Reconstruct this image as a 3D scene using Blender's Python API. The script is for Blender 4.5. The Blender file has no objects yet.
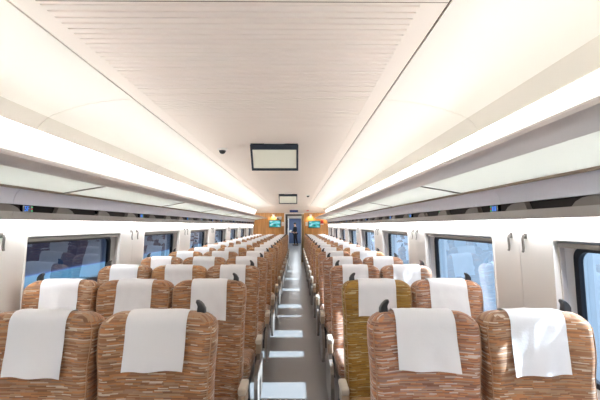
import bpy, bmesh, math, random
from mathutils import Vector, Matrix, noise

random.seed(7)
S = bpy.context.scene
COL = S.collection

# ------------------------------------------------------------------ camera
FPX = 400.0
CAMZ = 1.54
cd = bpy.data.cameras.new('camera')
cd.sensor_width = 36.0
cd.lens = FPX / 600.0 * 36.0
cd.clip_start = 0.05
cd.clip_end = 300
cam = bpy.data.objects.new('camera', cd)
COL.objects.link(cam)
cam.location = (0, 0, CAMZ)
cam.rotation_euler = (math.radians(90) + math.atan(25.5 / FPX), 0, -math.atan(3.5 / FPX))
S.camera = cam

# ------------------------------------------------------------------ colour management, world, sun, lamps
S.view_settings.view_transform = 'Standard'
S.view_settings.look = 'None'
S.view_settings.gamma = 1.0
S.view_settings.use_curve_mapping = False
S.view_settings.exposure = 0.98
S.cycles.use_denoising = True
S.cycles.max_bounces = 12
S.cycles.diffuse_bounces = 8
S.cycles.transparent_max_bounces = 12
S.cycles.caustics_reflective = False
S.cycles.caustics_refractive = False

w = bpy.data.worlds.new('sky')
S.world = w
w.use_nodes = True
wb = w.node_tree.nodes['Background']
wb.inputs['Color'].default_value = (0.42, 0.62, 0.95, 1)
wb.inputs['Strength'].default_value = 0.45

CX = -0.24            # carriage centre line (the camera stands to its right)
Y0, Y1 = -2.6, 17.0   # carriage length in view
def sx(side, u):      # distance from the centre line -> world x
    return CX + side * u
def zz(z):            # height relative to the camera -> world z
    return CAMZ + z

sd = bpy.data.lights.new('sun', 'SUN')
sd.energy = 15.5
sd.angle = math.radians(0.6)
sd.color = (0.78, 0.90, 1.0)
sun = bpy.data.objects.new('sun', sd)
COL.objects.link(sun)
sun.location = (20, 2, 14)
sun.rotation_euler = Vector((-1, -0.03, -math.tan(math.radians(30)))).to_track_quat('-Z', 'Y').to_euler()

WARM = (0.96, 0.97, 0.985)
P_COVE, P_BACK, P_WASH = 20, 44, 47

def area(name, loc, d, size_x, size_y, energy, color=WARM):
    l = bpy.data.lights.new(name, 'AREA')
    l.shape = 'RECTANGLE'
    l.size = size_x
    l.size_y = size_y
    l.energy = energy
    l.color = color
    o = bpy.data.objects.new(name, l)
    COL.objects.link(o)
    o.location = loc
    o.rotation_euler = (0, math.atan2(-d[0], -d[1]), 0)
    return o

YM, YL = (Y0 + 16.6) / 2, 16.6 - Y0
for s_ in (-1, 1):
    # lamp tube lying behind the front rail of the luggage rack, shining up at the cove
    area('rack_lamp', (sx(s_, 1.135), YM, zz(0.345)), (-s_ * 1.0, 0.36), 0.035, YL, P_COVE)
    # lamp hidden behind the lip of the cove, shining on the back of the rack
    area('cove_lamp', (sx(s_, 1.425), YM, zz(0.617)), (s_ * 0.12, -1), 0.03, YL, P_BACK, (0.955, 0.97, 0.99))
    # lamp under the valance, washing the window wall
    area('wall_washer_lamp', (sx(s_, 1.548), YM, zz(0.034)), (s_ * 0.25, -1), 0.02, YL, P_WASH, (0.95, 0.975, 1.0))

# ------------------------------------------------------------------ materials
def lin(c):
    c = c / 255.0
    return c / 12.92 if c <= 0.04045 else ((c + 0.055) / 1.055) ** 2.4
def rgb(r, g, b):
    return (lin(r), lin(g), lin(b), 1)

def mat(name, col, rough=0.5, metal=0.0, spec=0.5, bump=None, vary=None, emit=None, estr=0.0):
    m = bpy.data.materials.new(name)
    m.use_nodes = True
    nt = m.node_tree
    b = nt.nodes['Principled BSDF']
    b.inputs['Base Color'].default_value = col
    b.inputs['Roughness'].default_value = rough
    b.inputs['Metallic'].default_value = metal
    b.inputs['Specular IOR Level'].default_value = spec
    if emit:
        b.inputs['Emission Color'].default_value = emit
        b.inputs['Emission Strength'].default_value = estr
    if vary or bump:
        tc = nt.nodes.new('ShaderNodeTexCoord')
    if vary:
        sc, amt = vary
        n = nt.nodes.new('ShaderNodeTexNoise')
        n.inputs['Scale'].default_value = sc
        n.inputs['Detail'].default_value = 4
        nt.links.new(tc.outputs['Object'], n.inputs['Vector'])
        mx = nt.nodes.new('ShaderNodeMix')
        mx.data_type = 'RGBA'
        mx.inputs['A'].default_value = tuple(min(1, c * (1 - amt)) for c in col[:3]) + (1,)
        mx.inputs['B'].default_value = tuple(min(1, c * (1 + amt)) for c in col[:3]) + (1,)
        nt.links.new(n.outputs['Fac'], mx.inputs['Factor'])
        nt.links.new(mx.outputs['Result'], b.inputs['Base Color'])
    if bump:
        sc, st = bump
        n = nt.nodes.new('ShaderNodeTexNoise')
        n.inputs['Scale'].default_value = sc
        n.inputs['Detail'].default_value = 5
        nt.links.new(tc.outputs['Object'], n.inputs['Vector'])
        bp = nt.nodes.new('ShaderNodeBump')
        bp.inputs['Strength'].default_value = st
        bp.inputs['Distance'].default_value = 0.01
        nt.links.new(n.outputs['Fac'], bp.inputs['Height'])
        nt.links.new(bp.outputs['Normal'], b.inputs['Normal'])
    return m

def fabric(name, ramp):
    """upholstery woven of short horizontal dashes"""
    m = bpy.data.materials.new(name)
    m.use_nodes = True
    nt = m.node_tree
    N, L = nt.nodes, nt.links
    b = N['Principled BSDF']
    b.inputs['Roughness'].default_value = 0.85
    b.inputs['Specular IOR Level'].default_value = 0.2
    b.inputs['Sheen Weight'].default_value = 0.25
    b.inputs['Sheen Roughness'].default_value = 0.4
    uv = N.new('ShaderNodeUVMap')
    sep = N.new('ShaderNodeSeparateXYZ')
    L.new(uv.outputs['UV'], sep.inputs[0])
    def math_(op, a, bb=None):
        n = N.new('ShaderNodeMath')
        n.operation = op
        for i, v in enumerate((a, bb)):
            if v is None:
                continue
            if isinstance(v, (int, float)):
                n.inputs[i].default_value = v
            else:
                L.new(v, n.inputs[i])
        return n.outputs[0]
    oi = N.new('ShaderNodeObjectInfo')
    ro = math_('MULTIPLY', oi.outputs['Random'], 37.0)
    row = math_('FLOOR', math_('DIVIDE', math_('ADD', sep.outputs['Y'], ro), 0.0042))
    wn1 = N.new('ShaderNodeTexWhiteNoise')
    wn1.noise_dimensions = '1D'
    L.new(row, wn1.inputs['W'])
    ln = math_('ADD', 0.03, math_('MULTIPLY', wn1.outputs['Value'], 0.06))
    cell = math_('FLOOR', math_('ADD', math_('DIVIDE', sep.outputs['X'], ln), math_('MULTIPLY', wn1.outputs['Value'], 91.7)))
    cb = N.new('ShaderNodeCombineXYZ')
    L.new(cell, cb.inputs['X'])
    L.new(row, cb.inputs['Y'])
    wn2 = N.new('ShaderNodeTexWhiteNoise')
    wn2.noise_dimensions = '2D'
    L.new(cb.outputs[0], wn2.inputs['Vector'])
    cr = N.new('ShaderNodeValToRGB')
    cr.color_ramp.interpolation = 'CONSTANT'
    el = cr.color_ramp.elements
    while len(el) > 1:
        el.remove(el[-1])
    p = 0.0
    for i, (wt, c) in enumerate(ramp):
        e = el[0] if i == 0 else el.new(p)
        e.position = p
        e.color = rgb(*c)
        p += wt
    L.new(wn2.outputs['Value'], cr.inputs['Fac'])
    # broad woven shifts of tone along the rows
    nz = N.new('ShaderNodeTexNoise')
    nz.inputs['Scale'].default_value = 14.0
    L.new(uv.outputs['UV'], nz.inputs['Vector'])
    hs = N.new('ShaderNodeHueSaturation')
    hs.inputs['Saturation'].default_value = 1.02
    mean = [sum(wt * rgb(*c)[k] for wt, c in ramp) for k in range(3)]
    mm = N.new('ShaderNodeMix')
    mm.data_type = 'RGBA'
    mm.inputs['Factor'].default_value = 0.1
    mm.inputs['B'].default_value = (*mean, 1)
    L.new(cr.outputs['Color'], mm.inputs['A'])
    L.new(mm.outputs['Result'], hs.inputs['Color'])
    L.new(math_('ADD', 0.50, math_('MULTIPLY', nz.outputs['Fac'], 0.34)), hs.inputs['Value'])
    L.new(hs.outputs['Color'], b.inputs['Base Color'])
    bp = N.new('ShaderNodeBump')
    bp.inputs['Strength'].default_value = 0.25
    bp.inputs['Distance'].default_value = 0.002
    L.new(wn2.outputs['Value'], bp.inputs['Height'])
    L.new(bp.outputs['Normal'], b.inputs['Normal'])
    return m

M = {}
M['fab_brown'] = fabric('woven_brown', [(.26, (172, 124, 92)), (.2, (212, 150, 104)), (.24, (200, 162, 130)), (.14, (180, 146, 122)), (.08, (238, 220, 198)), (.08, (150, 110, 86))])
M['fab_orange'] = fabric('woven_orange', [(.24, (192, 138, 94)), (.24, (224, 162, 106)), (.24, (212, 172, 134)), (.12, (186, 148, 118)), (.08, (240, 224, 200)), (.08, (158, 114, 84))])
M['fab_rose'] = fabric('woven_rose', [(.22, (180, 128, 102)), (.22, (222, 156, 114)), (.26, (208, 170, 146)), (.16, (178, 146, 132)), (.08, (240, 224, 212)), (.06, (150, 108, 90))])
M['fab_mustard'] = fabric('woven_mustard', [(.26, (176, 132, 66)), (.24, (198, 154, 82)), (.24, (188, 150, 92)), (.1, (170, 138, 92)), (.08, (228, 208, 158)), (.08, (150, 112, 60))])
M['cloth'] = mat('white_nonwoven', rgb(240, 240, 243), 0.9, spec=0.15, bump=(90, 0.06))
M['edge_highlight'] = mat('tan_edge_highlight', rgb(172, 136, 108), 0.8, spec=0.2)  # light catching the backrest's rounded edge, painted as a thin tan tube
M['handle'] = mat('dark_handle', rgb(52, 52, 54), 0.35)
M['arm'] = mat('taupe_plastic', rgb(168, 148, 126), 0.45)
M['armpad'] = mat('cream_plastic', rgb(206, 196, 182), 0.4)
M['base'] = mat('grey_seat_base', rgb(124, 114, 106), 0.5)
M['black'] = mat('black_metal', rgb(34, 34, 36), 0.4)
M['panel'] = mat('cream_panel', rgb(236, 233, 230), 0.42, vary=(1.2, 0.02))
M['cove'] = mat('white_cove', rgb(244, 240, 232), 0.5)
M['covelip'] = mat('grey_cove_edge', rgb(214, 208, 198), 0.55)
M['ceil'] = mat('warm_ceiling', rgb(246, 236, 226), 0.55)
M['joint'] = mat('joint_brown', rgb(128, 112, 96), 0.7)
M['rail'] = mat('grey_rail', rgb(196, 188, 184), 0.4)
M['lilac'] = mat('pale_grey_cover', rgb(206, 208, 220), 0.4)
M['valance'] = mat('light_grey_valance', rgb(158, 153, 149), 0.45)
M['band'] = mat('dark_brown_band', rgb(34, 26, 23), 0.6, spec=0.15)
M['fin'] = mat('taupe_fin', rgb(116, 108, 103), 0.6)
M['backing'] = mat('dark_backing', rgb(120, 112, 104), 0.8)
M['shell'] = mat('white_shell', rgb(220, 220, 222), 0.6)
M['gasket'] = mat('black_rubber', rgb(26, 30, 38), 0.45)
M['metal'] = mat('brushed_metal', rgb(128, 124, 120), 0.35, metal=0.7)
M['white'] = mat('white_plastic', rgb(236, 234, 230), 0.4)
M['frame'] = mat('slate_monitor_frame', rgb(44, 52, 64), 0.35)
M['screen_blank'] = mat('pale_screen', rgb(190, 188, 174), 0.3, emit=rgb(196, 194, 178), estr=0.22)  # blank screen with a weak glow set in its material
M['red'] = mat('red_sign', rgb(178, 40, 26), 0.5)
M['door_dark'] = mat('dark_door_frame', rgb(62, 54, 50), 0.4)
M['gold'] = mat('bronze_post', rgb(150, 128, 92), 0.35, metal=0.4)
M['navy'] = mat('slate_blue_panel', rgb(92, 114, 156), 0.45, vary=(2, 0.06))
M['brownpanel'] = mat('brown_panel', rgb(120, 84, 60), 0.5, vary=(6, 0.1))
M['blue_led'] = mat('blue_led', rgb(20, 60, 120), 0.5, emit=rgb(40, 130, 255), estr=0.45)
M['green_led'] = mat('green_led', rgb(20, 120, 60), 0.5, emit=rgb(60, 240, 140), estr=0.45)
M['red_led'] = mat('red_led', rgb(120, 20, 20), 0.5, emit=rgb(220, 50, 40), estr=0.35)
M['display'] = mat('display_black', rgb(14, 18, 34), 0.25)
M['lens'] = mat('warm_lens', rgb(255, 240, 210), 0.4, emit=rgb(255, 232, 190), estr=1.2)
M['platform_r'] = mat('pale_platform', rgb(72, 84, 94), 0.9, vary=(0.35, 0.12))
M['platform_l'] = mat('blue_platform', rgb(34, 76, 94), 0.7, vary=(0.4, 0.1))
M['stripe_l'] = mat('grey_stripe', rgb(84, 88, 100), 0.8)
M['wall_l'] = mat('dark_navy_side', rgb(40, 58, 96), 0.6, vary=(0.6, 0.25))
M['wall_r'] = mat('blue_fence', rgb(74, 104, 150), 0.8, vary=(0.5, 0.2))

def glass(name, tint, refl):
    m = bpy.data.materials.new(name)
    m.use_nodes = True
    nt = m.node_tree
    N, L = nt.nodes, nt.links
    N.remove(N['Principled BSDF'])
    tr = N.new('ShaderNodeBsdfTransparent')
    tr.inputs['Color'].default_value = tint
    gl = N.new('ShaderNodeBsdfGlossy')
    gl.inputs['Roughness'].default_value = 0.0
    gl.inputs['Color'].default_value = refl
    # two-sided Schlick reflectance, so that both faces of the thin pane behave alike
    ge = N.new('ShaderNodeNewGeometry')
    dt = N.new('ShaderNodeVectorMath')
    dt.operation = 'DOT_PRODUCT'
    L.new(ge.outputs['Incoming'], dt.inputs[0])
    L.new(ge.outputs['Normal'], dt.inputs[1])
    prev = dt.outputs['Value']
    for op, k in (('ABSOLUTE', None), ('SUBTRACT', 1.0), ('POWER', 5.0), ('MULTIPLY', 0.78), ('ADD', 0.22)):
        n = N.new('ShaderNodeMath')
        n.operation = op
        if op == 'SUBTRACT':
            n.inputs[0].default_value = k
            L.new(prev, n.inputs[1])
        else:
            L.new(prev, n.inputs[0])
            if k is not None: n.inputs[1].default_value = k
        prev = n.outputs[0]
    fr = n
    mx = N.new('ShaderNodeMixShader')
    L.new(fr.outputs[0], mx.inputs[0])
    L.new(tr.outputs[0], mx.inputs[1])
    L.new(gl.outputs[0], mx.inputs[2])
    L.new(mx.outputs[0], N['Material Output'].inputs['Surface'])
    return m
M['glass'] = glass('tinted_window_glass', (0.84, 0.93, 1.0, 1), (0.66, 0.80, 1.0, 1))

def frosted():
    m = bpy.data.materials.new('frosted_shelf_glass')
    m.use_nodes = True
    nt = m.node_tree
    N, L = nt.nodes, nt.links
    b = N['Principled BSDF']
    b.inputs['Base Color'].default_value = rgb(232, 234, 232)
    b.inputs['Roughness'].default_value = 0.25
    tl = N.new('ShaderNodeBsdfTranslucent')
    tl.inputs['Color'].default_value = rgb(242, 246, 244)
    mx = N.new('ShaderNodeMixShader')
    mx.inputs[0].default_value = 0.5
    L.new(b.outputs[0], mx.inputs[1])
    L.new(tl.outputs[0], mx.inputs[2])
    L.new(mx.outputs[0], N['Material Output'].inputs['Surface'])
    return m
M['frost'] = frosted()

def wood():
    m = bpy.data.materials.new('honey_wood')
    m.use_nodes = True
    nt = m.node_tree
    N, L = nt.nodes, nt.links
    b = N['Principled BSDF']
    b.inputs['Roughness'].default_value = 0.4
    tc = N.new('ShaderNodeTexCoord')
    mp = N.new('ShaderNodeMapping')
    mp.inputs['Scale'].default_value = (14, 14, 0.7)
    L.new(tc.outputs['Object'], mp.inputs[0])
    n = N.new('ShaderNodeTexNoise')
    n.inputs['Scale'].default_value = 1.6
    n.inputs['Detail'].default_value = 5
    L.new(mp.outputs[0], n.inputs['Vector'])
    cr = N.new('ShaderNodeValToRGB')
    cr.color_ramp.elements[0].position = 0.3
    cr.color_ramp.elements[0].color = rgb(188, 128, 66)
    cr.color_ramp.elements[1].position = 0.7
    cr.color_ramp.elements[1].color = rgb(222, 166, 98)
    L.new(n.outputs['Fac'], cr.inputs[0])
    L.new(cr.outputs[0], b.inputs['Base Color'])
    return m
M['wood'] = wood()

def floor_mat():
    m = bpy.data.materials.new('grey_vinyl')
    m.use_nodes = True
    nt = m.node_tree
    N, L = nt.nodes, nt.links
    b = N['Principled BSDF']
    tc = N.new('ShaderNodeTexCoord')
    n = N.new('ShaderNodeTexNoise')
    n.inputs['Scale'].default_value = 260
    n.inputs['Detail'].default_value = 2
    L.new(tc.outputs['Object'], n.inputs['Vector'])
    cr = N.new('ShaderNodeValToRGB')
    cr.color_ramp.elements[0].position = 0.35
    cr.color_ramp.elements[0].color = rgb(112, 111, 112)
    cr.color_ramp.elements[1].position = 0.7
    cr.color_ramp.elements[1].color = rgb(148, 145, 142)
    L.new(n.outputs['Fac'], cr.inputs[0])
    L.new(cr.outputs[0], b.inputs['Base Color'])
    b.inputs['Roughness'].default_value = 0.28
    b.inputs['Specular IOR Level'].default_value = 0.5
    return m
M['floor'] = floor_mat()

def screen_on():
    m = bpy.data.materials.new('teal_screen_picture')
    m.use_nodes = True
    nt = m.node_tree
    N, L = nt.nodes, nt.links
    b = N['Principled BSDF']
    b.inputs['Base Color'].default_value = (0.02, 0.03, 0.03, 1)
    b.inputs['Roughness'].default_value = 0.2
    tc = N.new('ShaderNodeTexCoord')
    mp = N.new('ShaderNodeMapping')
    mp.inputs['Scale'].default_value = (4.5, 4.5, 9)
    L.new(tc.outputs['Object'], mp.inputs[0])
    n = N.new('ShaderNodeTexNoise')
    n.inputs['Scale'].default_value = 1.3
    n.inputs['Detail'].default_value = 1.5
    L.new(mp.outputs[0], n.inputs['Vector'])
    cr = N.new('ShaderNodeValToRGB')
    e = cr.color_ramp.elements
    e[0].position = 0.3
    e[0].color = rgb(10, 60, 80)
    e[1].position = 0.68
    e[1].color = rgb(215, 240, 240)
    x = e.new(0.46)
    x.color = rgb(20, 170, 160)
    x = e.new(0.56)
    x.color = rgb(90, 200, 220)
    L.new(n.outputs['Fac'], cr.inputs[0])
    L.new(cr.outputs[0], b.inputs['Emission Color'])
    b.inputs['Emission Strength'].default_value = 0.5
    return m
M['screen_on'] = screen_on()

# ------------------------------------------------------------------ mesh helpers
def link(name, me, parent=None, loc=(0, 0, 0)):
    o = bpy.data.objects.new(name, me)
    COL.objects.link(o)
    o.location = loc
    if parent:
        o.parent = parent
    return o

def mesh(name, verts, faces, m, smooth=False):
    me = bpy.data.meshes.new(name)
    me.from_pydata([tuple(v) for v in verts], [], faces)
    bm = bmesh.new()
    bm.from_mesh(me)
    bmesh.ops.recalc_face_normals(bm, faces=bm.faces)
    bm.to_mesh(me)
    bm.free()
    if m:
        me.materials.append(m)
    if smooth:
        for p in me.polygons:
            p.use_smooth = True
        me.set_sharp_from_angle(angle=math.radians(42))
    return me

class MB:
    def __init__(s):
        s.v, s.f = [], []
    def add(s, v, f):
        n = len(s.v)
        s.v += [tuple(x) for x in v]
        s.f += [tuple(i + n for i in q) for q in f]
    def box(s, x0, x1, y0, y1, z0, z1):
        s.add([(x0, y0, z0), (x1, y0, z0), (x1, y1, z0), (x0, y1, z0), (x0, y0, z1), (x1, y0, z1), (x1, y1, z1), (x0, y1, z1)],
              [(0, 3, 2, 1), (4, 5, 6, 7), (0, 1, 5, 4), (1, 2, 6, 5), (2, 3, 7, 6), (3, 0, 4, 7)])
    def prism_y(s, prof, y0, y1):     # closed (x,z) outline run along y
        n = len(prof)
        v = [(x, y0, z) for x, z in prof] + [(x, y1, z) for x, z in prof]
        f = [(i, (i + 1) % n, (i + 1) % n + n, i + n) for i in range(n)] + [tuple(range(n))[::-1], tuple(range(n, 2 * n))]
        s.add(v, f)
    def prism_x(s, prof, x0, x1):     # closed (y,z) outline run along x
        n = len(prof)
        v = [(x0, y, z) for y, z in prof] + [(x1, y, z) for y, z in prof]
        f = [(i, (i + 1) % n, (i + 1) % n + n, i + n) for i in range(n)] + [tuple(range(n))[::-1], tuple(range(n, 2 * n))]
        s.add(v, f)
    def skin_y(s, line, th, y0, y1, away):   # open (x,z) line given thickness th on the side "away" (x,z point)
        n = len(line)
        off = []
        for i in range(n):
            a = Vector(line[max(0, i - 1)]); b = Vector(line[min(n - 1, i + 1)])
            d = (b - a).normalized()
            nn = Vector((-d.y, d.x))
            if nn.dot(Vector(away) - Vector(line[i])) < 0:
                nn = -nn
            off.append(tuple(Vector(line[i]) + nn * th))
        s.prism_y(list(line) + off[::-1], y0, y1)
    def me(s, name, m, smooth=False):
        return mesh(name, s.v, s.f, m, smooth)
    def obj(s, name, m, parent=None, loc=(0, 0, 0), smooth=False):
        return link(name, s.me(name, m, smooth), parent, loc)

def box_obj(name, b, m, parent=None, bevel=0.0, seg=2, loc=(0, 0, 0)):
    mb = MB()
    mb.box(*b)
    me = mb.me(name, m)
    if bevel:
        bm = bmesh.new()
        bm.from_mesh(me)
        bmesh.ops.bevel(bm, geom=bm.edges[:], offset=bevel, segments=seg, affect='EDGES', profile=0.5)
        bm.to_mesh(me)
        bm.free()
        for p in me.polygons:
            p.use_smooth = True
        me.set_sharp_from_angle(angle=math.radians(42))
    return link(name, me, parent, loc)

def empty(name, loc=(0, 0, 0)):
    o = bpy.data.objects.new(name, None)
    COL.objects.link(o)
    o.location = loc
    o.empty_display_size = 0.1
    return o

def tag(o, label=None, cat=None, group=None, kind=None):
    if label: o['label'] = label
    if cat: o['category'] = cat
    if group: o['group'] = group
    if kind: o['kind'] = kind
    return o

SIDE = {-1: 'left', 1: 'right'}
SIDENAME = {-1: 'three-seat side', 1: 'two-seat side'}

# ------------------------------------------------------------------ floor
fl = MB()
fl.box(sx(-1, 1.62), sx(1, 1.62), Y0, Y1 + 0.1, -0.06, 0)
fl.box(-0.75, 0.6, Y1 + 0.1, 36.0, -0.06, 0)
floor = tag(fl.obj('floor', M['floor']), 'grey speckled vinyl floor running down the aisle', 'floor', kind='structure')

# ------------------------------------------------------------------ ceiling
HC = 0.80
UJ = 0.79
cm = MB()
zc = zz(HC)
ends = (sx(-1, UJ - 0.004), sx(1, UJ - 0.004))
gx = (sx(-1, UJ - 0.10), sx(1, UJ - 0.10))
V, F = [], []
# flat margin strips beside the slots, then the slotted field with real recessed grooves
YC1 = 16.4
for xa, xb in ((ends[0], gx[0]), (gx[1], ends[1])):
    cm.box(xa, xb, Y0, YC1, zc, zc + 0.03)
cm.box(gx[0], gx[1], Y0, YC1, zc + 0.012, zc + 0.03)
SP = 0.0445
y = Y0
nsl = int((YC1 - Y0) / SP)
JOINTS = [1.42 + 2.08 * k for k in range(-2, 8)]
for i in range(nsl):
    ya = Y0 + i * SP
    cm.add([(gx[0], ya + 0.011, zc), (gx[1], ya + 0.011, zc), (gx[1], ya + SP, zc), (gx[0], ya + SP, zc),
            (gx[0], ya + 0.008, zc + 0.0125), (gx[1], ya + 0.008, zc + 0.0125), (gx[1], ya + SP + 0.003, zc + 0.0125), (gx[0], ya + SP + 0.003, zc + 0.0125)],
           [(0, 1, 2, 3), (4, 5, 1, 0), (3, 2, 6, 7), (0, 3, 7, 4), (1, 5, 6, 2)])
ceiling = tag(cm.obj('ceiling', M['ceil']), 'warm white slotted ceiling above the aisle', 'ceiling', kind='structure')
for s in (-1, 1):
    box_obj('ceiling_joint', (*sorted((sx(s, UJ - 0.004), sx(s, UJ + 0.006))), Y0, YC1, zc + 0.008, zc + 0.02), M['joint'], ceiling)
box_obj('cross_joint', (sx(-1, UJ - 0.1), sx(1, UJ - 0.004), 1.384, 1.387, zc - 0.001, zc + 0.002), M['joint'], ceiling)

cove = [(UJ + 0.006, .80), (.95, .788), (1.077, .766), (1.16, .745), (1.23, .722), (1.29, .700), (1.325, .682)]
lip = [(1.325, .682), (1.348, .664), (1.370, .642), (1.387, .620), (1.396, .600)]
edges = [Y0] + [2.50 + 2.08 * k for k in range(-2, 7)] + [YC1]
for s in (-1, 1):
    for a, b in zip(edges[:-1], edges[1:]):
        mb = MB()
        mb.skin_y([(sx(s, u), zz(z)) for u, z in cove], 0.02, a + 0.003, b - 0.003, (sx(s, 1.1), zz(1.5)))
        mb.obj('cove_panel', M['cove'], ceiling, smooth=True)
        mb = MB()
        mb.skin_y([(sx(s, u), zz(z)) for u, z in lip], 0.012, a + 0.003, b - 0.003, (sx(s, 1.8), zz(0.9)))
        mb.obj('cove_edge', M['covelip'], ceiling, smooth=True)
    mb = MB()   # backing behind the panel joints
    mb.skin_y([(sx(s, u), zz(z) + 0.022) for u, z in cove], 0.01, Y0, YC1, (sx(s, 1.1), zz(1.5)))
    mb.obj('cove_backing', M['backing'], ceiling)

# sloping end soffit
so = MB()
so.prism_x([(YC1, zz(.80)), (Y1, zz(.53)), (Y1, zz(.86)), (YC1, zz(.86))], sx(-1, 1.6), sx(1, 1.6))
so.obj('end_soffit', M['ceil'], ceiling)

# outer roof shell
rf = MB()
line = [(sx(-1, 1.74), zz(-.05)), (sx(-1, 1.70), zz(.6)), (sx(-1, 1.25), zz(1.15)), (CX, zz(1.3)), (sx(1, 1.25), zz(1.15)), (sx(1, 1.70), zz(.6)), (sx(1, 1.74), zz(-.05))]
rf.skin_y(line, 0.04, Y0 - 0.1, 36.2, (CX, 9))
tag(rf.obj('roof', M['shell']), 'pale outer roof shell of the carriage', 'roof', kind='structure')

# ------------------------------------------------------------------ side walls
def wall_u(z):
    pts = [(-0.1, 1.585), (0.0, 1.585), (0.7, 1.60), (1.1, 1.592), (1.5, 1.572), (1.66, 1.56), (2.0, 1.52)]
    for (za, ua), (zb, ub) in zip(pts[:-1], pts[1:]):
        if z <= zb:
            return ua + (ub - ua) * (z - za) / (zb - za)
    return pts[-1][1]

def slab(mb, s, y0, y1, z0, z1, o0, o1, n=4):
    zs = [z0 + (z1 - z0) * i / n for i in range(n + 1)]
    prof = [(sx(s, wall_u(z) + o0), z) for z in zs] + [(sx(s, wall_u(z) + o1), z) for z in zs[::-1]]
    mb.prism_y(prof, y0, y1)

WZ0, WZ1 = 0.72, 1.475
PIT = 2.08
WALLTOP = 1.612
OPEN = [(0.63 + PIT * k, 2.09 + PIT * k) for k in range(-1, 8)]
PIL = [2.40 + PIT * k for k in range(-2, 8)]      # panel joints in the middle of the pillars
walls = {}
for s in (-1, 1):
    mb = MB()
    ys = [Y0] + [v for ab in OPEN for v in ab] + [Y1]
    slab(mb, s, Y0, Y1, WZ1, WALLTOP, 0.014, 0.14)
    slab(mb, s, Y0, Y1, -0.05, WZ0, 0.014, 0.14)
    for i in range(0, len(ys), 2):
        slab(mb, s, ys[i], ys[i + 1], WZ0, WZ1, 0.014, 0.14)
    wl = tag(mb.obj('wall_' + SIDE[s], M['backing']), 'cream panelled side wall with windows, ' + SIDENAME[s], 'wall', kind='structure')
    walls[s] = wl
    # one cream panel per bay, each with its window cut-out
    for (oa, ob) in OPEN:
        a, b = oa - 0.31 + 0.003, ob + 0.31 - 0.003
        mb = MB()
        slab(mb, s, a, b, WZ1, WALLTOP, 0, 0.0135)
        slab(mb, s, a, b, 0.0, WZ0, 0, 0.0135)
        slab(mb, s, a, oa, WZ0, WZ1, 0, 0.0135)
        slab(mb, s, ob, b, WZ0, WZ1, 0, 0.0135)
        p = mb.obj('wall_panel', M['panel'], wl)
        for hy in (a + 0.075, b - 0.075):
            # coat hook: a bent strap on a small rosette
            hb = MB()
            zt = 1.475
            prof = [(0.0, zt), (0.010, zt + 0.003), (0.017, zt - 0.012), (0.015, zt - 0.06), (0.019, zt - 0.085), (0.024, zt - 0.092),
                    (0.028, zt - 0.088), (0.026, zt - 0.081), (0.024, zt - 0.078), (0.0225, zt - 0.06), (0.024, zt - 0.012), (0.016, zt + 0.010), (0.0, zt + 0.008)]
            hb.prism_y([(sx(s, wall_u(z) - 0.0005 - o), z) for o, z in prof], hy - 0.008, hy + 0.008)
            hb.box(*sorted((sx(s, wall_u(zt) - .006), sx(s, wall_u(zt)))), hy - .012, hy + .012, zt - .012, zt + .02)
            hb.obj('coat_hook', M['metal'], p)

# windows
def rrect(y0, y1, z0, z1, r, n=6):
    pts = []
    for cy, cz, a0 in ((y1 - r, z1 - r, 0), (y0 + r, z1 - r, 90), (y0 + r, z0 + r, 180), (y1 - r, z0 + r, 270)):
        for i in range(n + 1):
            a = math.radians(a0 + 90 * i / n)
            pts.append((cy + r * math.cos(a), cz + r * math.sin(a)))
    return pts

def loops(s, lps, closed_last=False):
    v, f = [], []
    n = len(lps[0][0])
    for pts, off in lps:
        v += [(sx(s, wall_u(z) + off), y, z) for y, z in pts]
    for k in range(len(lps) - 1):
        for i in range(n):
            j = (i + 1) % n
            f.append((k * n + i, k * n + j, (k + 1) * n + j, (k + 1) * n + i))
    return v, f, n

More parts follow.
